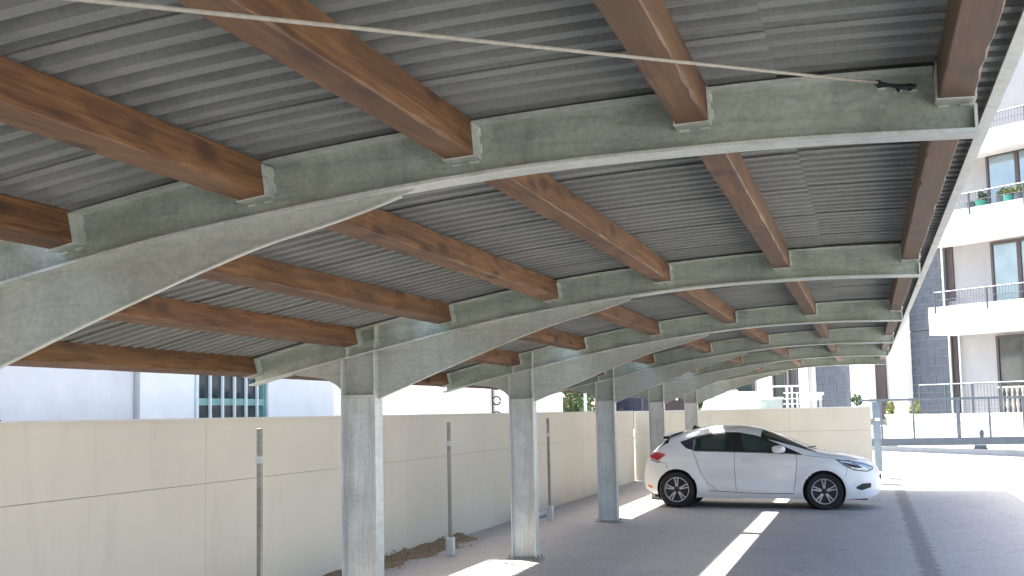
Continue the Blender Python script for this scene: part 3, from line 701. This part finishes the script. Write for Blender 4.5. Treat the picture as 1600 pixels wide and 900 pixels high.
for z0, z1 in ((wz0+t, zc-.045), (zc+.045, wz1-t)):
    m = MB(); m.box(LX-.10, LX-.09, wy0+t, wy1-t, z0, z1); m.build('pane', M['darkglass'], wo)
for i in range(7):
    y = lerp(wy0+.02, wy1-.02, i/6); m = MB(); m.box(LX+.01, LX+.04, y-.018, y+.018, wz0-.05, wz1); m.build('bar', M['whitebar'], wo)
m = MB(); m.box(LX-6.3, LX+.3, ya-.1, yd+.1, 4.6, 4.75); m.build('roof', M['tile'], b1)
# small tiled lean-to at the far left
lt = empty('tiled_lean_to', (LX+.7, yAt(5, -7.4), 1.4), 'reddish tiled roof corner peeping over the wall at far left', 'roof')
ly = yAt(8, -7.5)
for i in range(6):
    for j in range(2):
        m = MB(); x = -8.22+j*.34; y = ly-1.15+i*.2; z = 1.95-j*.10
        m.lathe([(.09, 0), (.105, .40)], (0, 0, 0), 'y', 14); m.v = [Vector((x+p.y, y+p.x, z-p.y*.28+abs(p.z)*1 if p.z >= 0 else z-p.y*.28)) for p in m.v]
        m.build('roof_tile', M['tile'], lt, True, fix=False)
m = MB(); m.box(-8.25, -7.5, ly-1.25, ly-.05, 0, 1.76); m.build('wall', M['stucco'], lt)
# second, taller block
KX = -9.6
b2 = empty('neighbour_house', (KX-3, 23, 0), 'tall bluish white blank house wall seen between first and second columns', 'house')
y2a, y2b = yAt(527, KX)-1.2, yAt(772, KX); y2m = 25.2
m = MB(); m.box(KX-6, KX, y2a, y2m, -.2, 10.2); m.build('wall', M['bluewhite'], b2)
m = MB(); m.box(KX-6, KX-.03, y2m+.002, y2b, -.2, 4.4); m.build('side_wall', M['bluewhite'], b2)
m = MB(); m.box(KX-6.2, KX+.25, y2a-.2, y2m+.2, 10.2, 10.4); m.build('roof', M['tile'], b2)
m = MB(); m.box(KX-6.2, KX+.2, y2m+.01, y2b+.1, 4.4, 4.55); m.build('side_roof', M['tile'], b2)
m = MB(); m.tube([(KX+.07, y2a+.25, 0), (KX+.07, y2a+.25, 10)], .045, 8); m.build('downpipe', M['kerb'], b2, True)
b3 = empty('neighbour_house', (KX-3, 37, 0), 'low white house wall seen just right of the second column', 'house')
y3a, y3b = y2b+.3, yAt(882, KX)
m = MB(); m.box(KX-5, KX-.05, y3a, y3b, -.2, 4.2); m.build('wall', M['white'], b3)
m = MB(); m.box(KX-5.2, KX+.15, y3a-.05, y3b+.2, 4.2, 4.4); m.build('roof', M['tile'], b3)
# wrought iron bracket lamp on the second house
wl = empty('iron_bracket', (KX, yAt(776, KX)-.3, 2), 'dark curled iron bracket on the white house left of second column', 'bracket')
m = MB(); yv = y2b-.25
m.tube([(KX+.04, yv, 1.6), (KX+.04, yv, 2.9)], .025, 6); m.build('stem', M['darkframe'], wl)
m = MB()
for zc2 in (1.75, 2.15, 2.55):
    m.tube([(KX+.04+.11+.11*math.cos(a), yv, zc2+.11*math.sin(a)) for a in [i*.5 for i in range(13)]], .02, 6)
m.build('scroll', M['darkframe'], wl)
# leaf crown helper
def crown(name, parent, cx, cy, cz, rx, ry, rz, n, size, mat, seed):
    rr = random.Random(seed); m = MB(); cl = [(rr.gauss(0, .5), rr.gauss(0, .5), rr.gauss(0, .5)) for _ in range(14)]
    for i in range(n):
        c = rr.choice(cl); p = [c[k]+rr.gauss(0, .24) for k in range(3)]
        L_ = math.sqrt(sum(q*q for q in p))
        if L_ > 1: p = [q/L_*rr.uniform(.75, 1.05) for q in p]
        o = Vector((cx+p[0]*rx, cy+p[1]*ry, cz+p[2]*rz)); a = Vector((rr.gauss(0, 1), rr.gauss(0, 1), rr.gauss(0, .7))).normalized(); b = a.cross(Vector((rr.gauss(0, 1), rr.gauss(0, 1), rr.gauss(0, 1)))).normalized()
        s = size*rr.uniform(.6, 1.3); m.add([o-a*s, o+b*s*.5, o+a*s, o-b*s*.5], [(0, 1, 2, 3)])
    return m.build(name, mat, parent, fix=False)
hx = -9.5; hy0, hy1 = yAt(886, hx), yAt(928, hx)
hd = empty('hedge', (hx, (hy0+hy1)/2, 0), 'tall dark green hedge beside the low white house', 'hedge')
crown('foliage', hd, hx-.3, (hy0+hy1)/2, 1.5, .8, (hy1-hy0)/2, 1.7, 5200, .10, M['leaf'], 5)
m = MB()
for i in range(6):
    y = lerp(hy0+.4, hy1-.4, i/5); m.tube([(hx-.3, y, 0), (hx-.3, y, 2.4)], [.04, .015], 6)
m.build('stem', M['bark'], hd)
m = MB(); yq = yAt(915, hx+.9); m.box(hx+.86, hx+.94, yq-.04, yq+.04, 0, 2.75); hp = m.build('white_post', M['whitebar'], None); tag(hp, 'thin white post standing in front of the hedge', 'post')
# dark van beyond the wall
def van(loc, L, H_, label):
    t = empty('parked_van', loc, label, 'van'); x, y, z = loc
    prof = [(0, .35), (0, 1.5), (.25, H_-.1), (.6, H_), (L-1.5, H_), (L-.9, H_*.68), (L-.15, H_*.55), (L, .9), (L, .35)]
    m = MB(); m.prism([(x-.0, y+a, z+b) for a, b in prof], (-1.8, 0, 0)); bd = m.build('body', M['darkblue'], t, bevel=.05)
    m = MB(); m.prism([(x+.006, y+L*.2, z+H_*.64), (x+.006, y+L*.55, z+H_*.64), (x+.006, y+L*.55, z+H_*.9), (x+.006, y+L*.2, z+H_*.9)], (-.02, 0, 0)); m.build('window', M['darkglass'], t)
    for a in (.8, L-.8):
        for xx in (x-.1, x-1.7):
            m = MB(); m.tube([(xx-.1, y+a, z+.33), (xx+.115, y+a, z+.33)], .33, 20); m.build('wheel', M['tyre'], t)
    return t
c = onY(985, 640, 47); van((c.x+.75, 45.5, gz(-9, 46)-.0), 4.6, 2.62, 'dark blue van beyond the wall between third and fourth columns')
# dark gabled hut roof between fourth and fifth columns
c = onY(1053, 640, 52); t = empty('garden_hut', (c.x, 53, 0), 'dark gabled hut beyond the wall between fourth and fifth columns', 'hut')
x = c.x; gzh = gz(x, 52)
m = MB(); m.box(x-.75, x+.75, 52, 54, gzh-.1, gzh+2.0); m.build('wall', M['darkframe'], t)
zz = onY(1050, 622, 52).z
m = MB(); m.prism([(x-.95, 51.8, gzh+1.98), (x+.95, 51.8, gzh+1.98), (x, 51.8, zz)], (0, 2.4, 0)); m.build('roof', M['darkblue'], t)
m = MB(); m.box(x+.12, x+.22, 51.74, 51.8, gzh+1.6, zz-.1); m.build('post', M['whitebar'], t)
# ---------------------------------------------------------------- apartment block on the right
FQ = Vector((4.0, 42.5, 0)); FD = Vector((.743, -.669, 0)).normalized(); FN = Vector((-.669, -.743, 0)).normalized()
BO = 1.3                                     # balcony depth; FQ lies on the balcony front plane
def fp(u, v, off):
    """facade plane coordinates (s to the right, z) of a pixel, off metres in front of the wall"""
    o = FQ+FN*(off-BO); d = ray(u, v); t = (o-CAM).dot(FN)/d.dot(FN); p = CAM+d*t
    return (p-FQ).dot(FD), p.z
def fpt(s, off, z): q = FQ+FD*s+FN*(off-BO); return Vector((q.x, q.y, z))
def fbox(mb, s0, s1, z0, z1, o0, o1):
    return mb.obox(fpt(s0, o0, z0), FD*(s1-s0), FN*(o1-o0), (0, 0, z1-z0))
def fr(u0, u1, v0, v1, off):
    vm = (v0+v1)/2; um = (u0+u1)/2; s0 = fp(u0, vm, off)[0]; s1 = fp(u1, vm, off)[0]
    zt_, zb_ = fp(um, v0, off)[1], fp(um, v1, off)[1]; return s0, s1, zb_, zt_
apt = empty('apartment_block', FQ-FN*4, 'apartment block with white balconies, grey blockwork and tall windows at right', 'apartment block')
def part(name, u0, u1, v0, v1, o0, o1, mat, parent=None, bevel=0):
    s0, s1, z0, z1 = fr(u0, u1, v0, v1, o1); m = MB(); fbox(m, s0, s1, z0, z1, o0, o1); return m.build(name, mat, parent or apt, bevel=bevel)
sL = fp(1085, 600, 0)[0]; sR = 16
m = MB(); fbox(m, sL, sR, -.3, 19.5, -8, 0); m.build('wall', M['palegrey'], apt)
m = MB(); fbox(m, sL-.3, sR+.3, 19.5, 19.8, -8.3, 1.5); m.build('roof', M['white'], apt)
# balconies (front parapet, floor slab, side)
def balcony(uL, vt, vb, us, sEnd=15.5):
    s0 = fp(uL, (vt+vb)/2, BO)[0]; z1 = fp(us, vt, BO)[1]; z0 = fp(us, vb, BO)[1]
    m = MB(); fbox(m, s0, sEnd, z0+.001, z1, BO-.14, BO); b = m.build('balcony', M['white'], apt)
    m = MB(); fbox(m, s0+.001, sEnd, z0, z0+.2, .002, BO-.142); m.build('slab', M['white'], b)
    m = MB(); fbox(m, s0, s0+.14, z0+.202, z1-.002, .002, BO-.142); m.build('side', M['white'], b)
    return b, s0, z0, z1
bal = [balcony(1451, 473, 518, 1530), balcony(1425, 318, 367, 1550), balcony(1425, 193, 222, 1580)]
def rail(b, s0, s1, z, h, off, n, mat='railsteel'):
    m = MB(); m.tube([fpt(s0, off, z+h), fpt(s1, off, z+h)], .022, 6)
    for k_ in (.45,): m.tube([fpt(s0, off, z+h*k_), fpt(s1, off, z+h*k_)], .009, 5)
    rr = m.build('handrail', M[mat], b)
    for i in range(n+1):
        s = lerp(s0, s1, i/n); m = MB(); m.obox(fpt(s-.02, off-.02, z-.22), FD*.04, FN*.04, (0, 0, h+.22)); m.build('rail_post', M[mat], b)
    m = MB()
    for i in range(int((s1-s0)/.11)): m.tube([fpt(s0+.11*i, off, z+.05), fpt(s0+.11*i, off, z+h)], .006, 4, False)
    m.build('rail_infill', M[mat], b)
for b, s0, z0, z1 in bal:
    rail(b, s0+.3, s0+10.5, z1, .48, BO+.022, 5)
# windows: frame, panes; recessed slightly in a proud dark frame
def window(u0, u1, v0, v1, npane, mat='skyglass', fw=.09, s1=None):
    a0, a1, z0, z1 = fr(u0, u1, v0, v1, .05)
    if s1: a1 = a0+s1
    m = MB(); fbox(m, a0, a0+fw, z0, z1, .001, .06); fbox(m, a1-fw, a1, z0, z1, .001, .06); fbox(m, a0+fw, a1-fw, z1-fw, z1, .001, .06); fbox(m, a0+fw, a1-fw, z0, z0+fw*.7, .001, .06)
    for i in range(1, npane): s = lerp(a0, a1, i/npane); fbox(m, s-fw*.8, s+fw*.8, z0+fw*.7, z1-fw, .001, .06)
    w_ = m.build('window', M['darkframe'], apt)
    for i in range(npane):
        s0 = lerp(a0, a1, i/npane)+(fw if i == 0 else fw*.8)+.001; s1_ = lerp(a0, a1, (i+1)/npane)-(fw if i == npane-1 else fw*.8)-.001
        m = MB(); fbox(m, s0, s1_, z0+fw*.7+.001, z1-fw-.001, .002, .02); m.build('pane', M[mat], w_)
    return w_
window(1549, 1640, 372, 470, 2)
window(1541, 1640, 232, 318, 2)
window(1559, 1650, 521, 648, 2, 'darkglass')
# slate blockwork: backing + separate blocks
def blockwork(u0, u1, v0, v1, off, bw_, bh, seed):
    s0, s1, z0, z1 = fr(u0, u1, v0, v1, off); rr = random.Random(seed)
    m = MB(); fbox(m, s0, s1, z0, z1, .001, off-.012); bk = m.build('blockwork', M['mortar'], apt)
    nz = max(1, round((z1-z0)/bh)); hz = (z1-z0)/nz
    for r in range(nz):
        s = s0-(bw_/2 if r % 2 else 0)
        while s < s1-.02:
            a, b = max(s, s0)+.012, min(s+bw_, s1)-.012
            if b-a > .05:
                m = MB(); fbox(m, a, b, z0+r*hz+.012, z0+(r+1)*hz-.012, off-.011, off+rr.uniform(-.002, .006)); m.build('slate_block', M['slate'], bk)
            s += bw_
    return s0, s1, z0, z1
blockwork(1415, 1486, 517, 655, .16, .66, .30, 1)
blockwork(1405, 1474, 330, 516, .16, .66, .30, 2)
blockwork(1275, 1330, 545, 650, .16, .70, .32, 3)
# white pipes, dark reveals and columns
for u, v0, v1 in ((1488, 517, 655), (1476, 380, 517)):
    s, z0 = fp(u, v1, .3); _, z1 = fp(u, v0, .3); m = MB(); m.tube([fpt(s, .24, z0), fpt(s, .24, z1)], .035, 8); m.build('downpipe', M['whitebar'], apt, True)
part('reveal', 1489.5, 1498, 517, 655, .001, .05, M['darkframe']); part('reveal', 1478.5, 1489, 367, 470, .001, .05, M['darkframe'])
s, _ = fp(1499, 600, .2); m = MB(); m.tube([fpt(s, .1, .3), fpt(s, .1, 4.6)], .03, 8); m.build('downpipe', M['whitebar'], apt, True)
part('pillar', 1386, 1413, 380, 655, .001, .45, M['white']); part('pillar', 1329, 1356, 545, 655, .001, .45, M['white'])
part('reveal', 1357, 1385, 545, 655, .002, .04, M['darkframe']); window(1363, 1384, 560, 648, 1, 'darkglass', .05)
# left wing windows
window(1232, 1247, 570, 640, 1, 'darkglass', .08); window(1208, 1228, 575, 640, 1, 'darkglass', .06); window(1150, 1178, 590, 640, 1, 'darkglass', .07)
part('render_strip', 1184, 1206, 560, 650, .001, .03, M['bluewhite']); part('render_strip', 1248, 1262, 545, 650, .001, .03, M['bluewhite'])
s, _ = fp(1273, 600, .2); m = MB(); m.tube([fpt(s, .22, .3), fpt(s, .22, 4.6)], .04, 8); m.build('downpipe', M['whitebar'], apt, True)
# pots on the balcony
def pot(u, v, mat, plant, label):
    s, z = fp(u, v, BO-.35); b, s0_, z0_, z1_ = bal[1]; p = fpt(s, BO-.36, z0_+.2); t = empty('plant_pot', p, label, 'pot', 'pots on the balcony')
    H_ = z1_-z0_-.2+.22
    m = MB(); m.lathe([(.0, 0), (.15, 0), (.21, H_), (.17, H_), (.0, H_-.03)], p, 'z', 16); m.build('pot', mat, t, True, fix=False)
    if plant: crown('plant', t, p.x, p.y, p.z+H_+.12, .2, .2, .17, 220, .06, plant, int(u))
for u, v, mt, pl, lb in ((1519, 312, M['pot'], None, 'dark grey pot at the left end of the upper balcony'), (1533, 311, M['potgreen'], M['leaf'], 'teal green pot on the upper balcony, second from its left end'), (1566, 309, M['pot'], M['leaf'], 'dark pot with a small plant below the balcony window'), (1577, 306, M['potgreen'], M['leaf2'], 'bright green plant in a pot right of the balcony post'), (1594, 302, M['pot'], M['leaf2'], 'dark pot with a pale plant at the right edge')):
    pot(u, v, mt, pl, lb)
# terrace in front of the ground floor: white boarded garden wall, balusters, railing
gwz = fp(1500, 648, 2.6)[1]; gw0 = fp(1386, 660, 2.6)[0]; gw = empty('garden_wall', fpt(3, 2.6, 0), 'white boarded garden wall behind the sliding gate', 'garden wall')
nb = 6
for i in range(nb):
    z0 = -.1+(gwz+.1)*i/nb; z1 = -.1+(gwz+.1)*(i+1)/nb
    m = MB(); fbox(m, gw0, 15, z0, z1-.02, 2.4, 2.6+.006*(i % 2)); m.build('board', M['white'], gw)
m = MB(); fbox(m, gw0+.02, 15, -.1, gwz-.03, 2.45, 2.58); m.build('core', M['kerb'], gw)
m = MB(); fbox(m, gw0-.05, 15, gwz-.018, gwz+.04, 2.36, 2.66); m.build('coping', M['white'], gw)
bs0 = fp(1562, 640, 1.0)[0]; bzb = fp(1580, 646, 1.0)[1]; bzt = fp(1580, 603, 1.0)[1]
bl = empty('balustrade', fpt(bs0+1, 1.0, 0), 'cream balustrade on the ground floor terrace at the right edge', 'balustrade')
m = MB(); fbox(m, bs0, bs0+5, 0, bzb, .9, 1.1); m.build('base', M['white'], bl)
m = MB(); fbox(m, bs0, bs0+5, bzt-.06, bzt, .92, 1.08); m.build('rail', M['balus'], bl)
bo = None
for i in range(14):
    p = fpt(bs0+.12+.19*i, 1.0, bzb)
    if bo is None:
        h_ = bzt-.06-bzb; m = MB(); m.lathe([(.0, 0), (.05, 0), (.05, .06), (.03, .1), (.06, h_*.35), (.05, h_*.5), (.025, h_*.8), (.05, h_-.05), (.05, h_), (0, h_)], p, 'z', 12); bo = m.build('baluster', M['balus'], bl, True, fix=False); p0 = p
    else: inst(bo, p-p0)
tr = empty('terrace_railing', fpt(1, 1.9, 0), 'slim grey railing on the terrace in front of the slate blockwork', 'railing')
ts0, tz1 = fp(1436, 602, 2.0); ts1 = fp(1610, 600, 2.0)[0]; tz0 = fp(1440, 650, 2.0)[1]
m = MB(); m.tube([fpt(ts0, 2, tz1), fpt(ts1, 2, tz1)], .025, 6); m.build('handrail', M['railsteel'], tr)
for i in range(5):
    s = lerp(ts0, ts1, i/4); m = MB(); m.obox(fpt(s-.022, 1.98, -.1), FD*.044, FN*.044, (0, 0, tz1+.1)); m.build('rail_post', M['railsteel'], tr)
m = MB()
for i in range(int((ts1-ts0)/.12)): m.tube([fpt(ts0+.12*i, 2, tz0-.2), fpt(ts0+.12*i, 2, tz1)], .006, 4, False)
m.build('rail_infill', M['railsteel'], tr)
# terrace slab
m = MB(); fbox(m, sL, 15, -.2, gwz-.35, .003, 2.34); struct(m.build('terrace', M['kerb']))
# ---------------------------------------------------------------- sliding gate and kerb
GY = 40.0
def gp(u, v): return onY(u, v, GY)
gt = empty('sliding_gate', (gp(1480, 690).x, GY, .5), 'long grey steel sliding gate with mesh infill over the ramp', 'gate')
xa, xb_ = gp(1340, 625).x, gp(1640, 620).x; zr = gp(1480, 623).z; zb0, zb1 = gp(1480, 695.5).z, gp(1480, 684).z
m = MB(); m.box(xa, xb_, GY-.03, GY+.03, zr-.035, zr+.035); m.build('top_rail', M['greysteel'], gt)
m = MB(); m.box(xa, xb_, GY-.06, GY+.06, zb0, zb1); m.build('bottom_beam', M['greysteel'], gt)
for u, w_ in ((1377.5, .028), (1427.5, .028), (1497.5, .055), (1546.5, .03), (1600, .03)):
    x = gp(u, 655).x; m = MB(); m.box(x-w_, x+w_, GY-.028, GY+.028, zb1+.001, zr-.036); m.build('gate_post', M['greysteel'], gt)
m = MB(); i = 0
while xa+.07*i < xb_: m.tube([(xa+.07*i, GY, zb1), (xa+.07*i, GY, zr)], .0035, 4, False); i += 1
i = 0
while zb1+.12*i < zr: m.tube([(xa, GY, zb1+.12*i), (xb_, GY, zb1+.12*i)], .003, 4, False); i += 1
m.build('mesh_infill', M['greysteel'], gt)
for u in (1394, 1532):
    p = gp(u, 701); m = MB(); m.tube([(p.x-.17, GY-.05, zb0-.07), (p.x+.17, GY-.05, zb0-.07)], .065, 10); m.box(p.x-.2, p.x+.2, GY-.1, GY+.1, gz(p.x, GY)+.0, zb0-.1); m.build('roller', M['railsteel'], gt)
m = MB(); m.lathe([(0, 0), (.05, 0), (.07, .1), (.05, .2), (0, .24)], gp(1534, 683), 'z', 10); m.build('warning_lamp', M['pot'], gt, True, fix=False)
x0, x1 = gp(1340, 700).x, gp(1640, 700).x
m = MB(); m.prism([(x0, GY-.16, gz(x0, GY)-.1), (x1, GY-.16, gz(x1, GY)-.1), (x1, GY-.16, gz(x1, GY)+.20), (x0, GY-.16, gz(x0, GY)+.13)], (0, .34, 0)); kb = m.build('kerb', M['kerb']); struct(kb)
# grey post and blue notice at the wall end, near the gate
m = MB(); p = onY(1367, 640, EY+1.2); pp_ = onY(1378, 640, EY+1.2); zt2 = onY(1370, 628, EY+1.2).z
m.box(p.x-.06, pp_.x-.05, EY+1.2, EY+1.4, gz(0, 36)-.1, zt2); gpst = m.build('gate_pillar', plain('blue_grey_paint', (.12, .165, .21), .6), None); tag(gpst, 'pale blue grey gate pillar at the end of the cream wall', 'pillar')
m = MB(); q0, q1 = onY(1367, 653, EY+1.19), onY(1375, 657, EY+1.19); m.box(q0.x, q1.x, EY+1.175, EY+1.199, q1.z, q0.z); m.build('nameplate', M['white'], gpst)
# plants by the gate
for u, v, mt, lb in ((1389, 638, 'leaf2', 'yellow green shrub at the foot of the first white pillar'), (1431, 638, 'leaf2', 'yellow green shrub below the slate blockwork behind the gate')):
    s_, z_ = fp(u, v, 1.9); zg = gwz-.35; p = fpt(s_, 1.9, zg); t = empty('shrub', p, lb, 'shrub', 'shrubs behind the gate')
    crown('foliage', t, p.x, p.y, (zg+z_+.3)/2, .2, .2, (z_+.35-zg)/2, 520, .06, M[mt], int(u))
    m = MB(); m.tube([p, (p.x, p.y, z_)], [.03, .012], 6); m.build('stem', M['bark'], t)
# ---------------------------------------------------------------- beyond the end wall
BY = 42.0
bx = lambda u, v: onY(u, v, BY)
t = empty('white_cabinet', (bx(1273, 630).x, BY, 1.3), 'small white cabinet on legs above the end wall', 'cabinet')
a, b = bx(1262, 613.5), bx(1287, 617); m = MB(); m.box(a.x, b.x, BY-.25, BY+.25, b.z, a.z); m.build('lid', M['white'], t)
a, b = bx(1264.5, 617.2), bx(1284, 625); m = MB(); m.box(a.x, b.x, BY-.22, BY+.22, b.z, a.z-.001); m.build('box', M['white'], t)
for u in (1266, 1282):
    x = bx(u, 626).x; m = MB(); m.box(x-.04, x+.04, BY-.18, BY+.18, gz(x, BY)-.02, bx(u, 625.2).z); m.build('leg', M['kerb'], t)
t = empty('glass_fence', (bx(1200, 640).x, BY+2, 1), 'pale glass and steel fence in front of the far wing', 'fence')
FY = 44.0; fx = lambda u, v: onY(u, v, FY)
zt3 = fx(1230, 602).z
for u in (1198, 1230, 1238, 1246, 1258):
    x = fx(u, 630).x; m = MB(); m.box(x-.03, x+.03, FY-.03, FY+.03, gz(x, FY)-.05, zt3 if u < 1240 else fx(u, 613).z); m.build('post', M['whitebar'], t)
m = MB(); x0, x1 = fx(1198, 620).x, fx(1260, 620).x
m.box(x0, x1, FY-.012, FY+.012, zt3-.06, zt3-.0); m.build('top_rail', M['whitebar'], t)
for v in (614, 623, 631):
    z = fx(1230, v).z; m = MB(); m.tube([(fx(1224, v).x, FY-.04, z), (fx(1262, v).x, FY-.04, z)], .02, 6); m.build('rail', M['whitebar'], t)
tb = empty('tarpaulin_heap', (onY(1130, 640, 39).x, 39, 0), 'heap under white tarpaulin gleaming in the sun above the end wall', 'heap')
rows = []; cxh = onY(1131, 640, 39).x
for i in range(15):
    r = []
    for j in range(13):
        a, b = -1+2*i/14, -1+2*j/12
        h = max(0, 1-abs(a)**2.5)*max(0, 1-abs(b)**2.5); n = .10*math.sin(i*1.9+j*.7)+.07*math.sin(j*2.3-i)
        r.append((cxh+a*.72, 39+b*.9, gz(cxh, 39)-.05+(1.78+n)*h**.3 if h > 0 else gz(cxh, 39)-.05))
    rows.append(r)
m = MB(); m.grid(rows); m.build('tarpaulin', M['tarp'], tb, True, fix=False)
m = MB(); m.box(cxh+.35, cxh+1.05, 39.2, 39.7, gz(cxh, 39), onY(1157, 612, 39.2).z); m.build('white_crate', M['white'], tb, bevel=.02)
t = empty('parapet', (onY(1190, 635, 41).x, 41, .8), 'long low grey green parapet above the end wall left of the fence', 'parapet')
a, b = onY(1148, 622, 41), onY(1222, 634, 41); m = MB(); m.box(a.x, b.x, 41, 41.3, gz(-2, 41)-.1, a.z-.06); m.build('wall', plain('grey_green', (.28, .33, .31), .8), t)
m = MB(); m.box(a.x-.03, b.x+.03, 40.97, 41.33, a.z-.059, a.z); m.build('coping', M['white'], t)
p = onY(1099, 632, 46); t = empty('shrub', (p.x, 46, gz(p.x, 46)), 'green shrub beyond the end wall right of the fifth column', 'shrub', 'shrubs beyond the end wall')
crown('foliage', t, p.x, 46, p.z-.1, .55, .5, .55, 1500, .07, M['leaf'], 3)
m = MB(); m.tube([(p.x, 46, gz(p.x, 46)-.05), (p.x, 46, p.z)], [.05, .02], 6); m.build('stem', M['bark'], t)
p = onY(1338, 622, 43); t = empty('shrub', (p.x, 43, gz(p.x, 43)), 'small dark shrub before the white pillar above the end wall', 'shrub', 'shrubs beyond the end wall')
crown('foliage', t, p.x, 43, p.z-.05, .2, .2, .2, 300, .05, M['leaf'], 4)
m = MB(); m.tube([(p.x, 43, gz(p.x, 43)-.05), (p.x, 43, p.z)], [.03, .012], 6); m.build('stem', M['bark'], t)
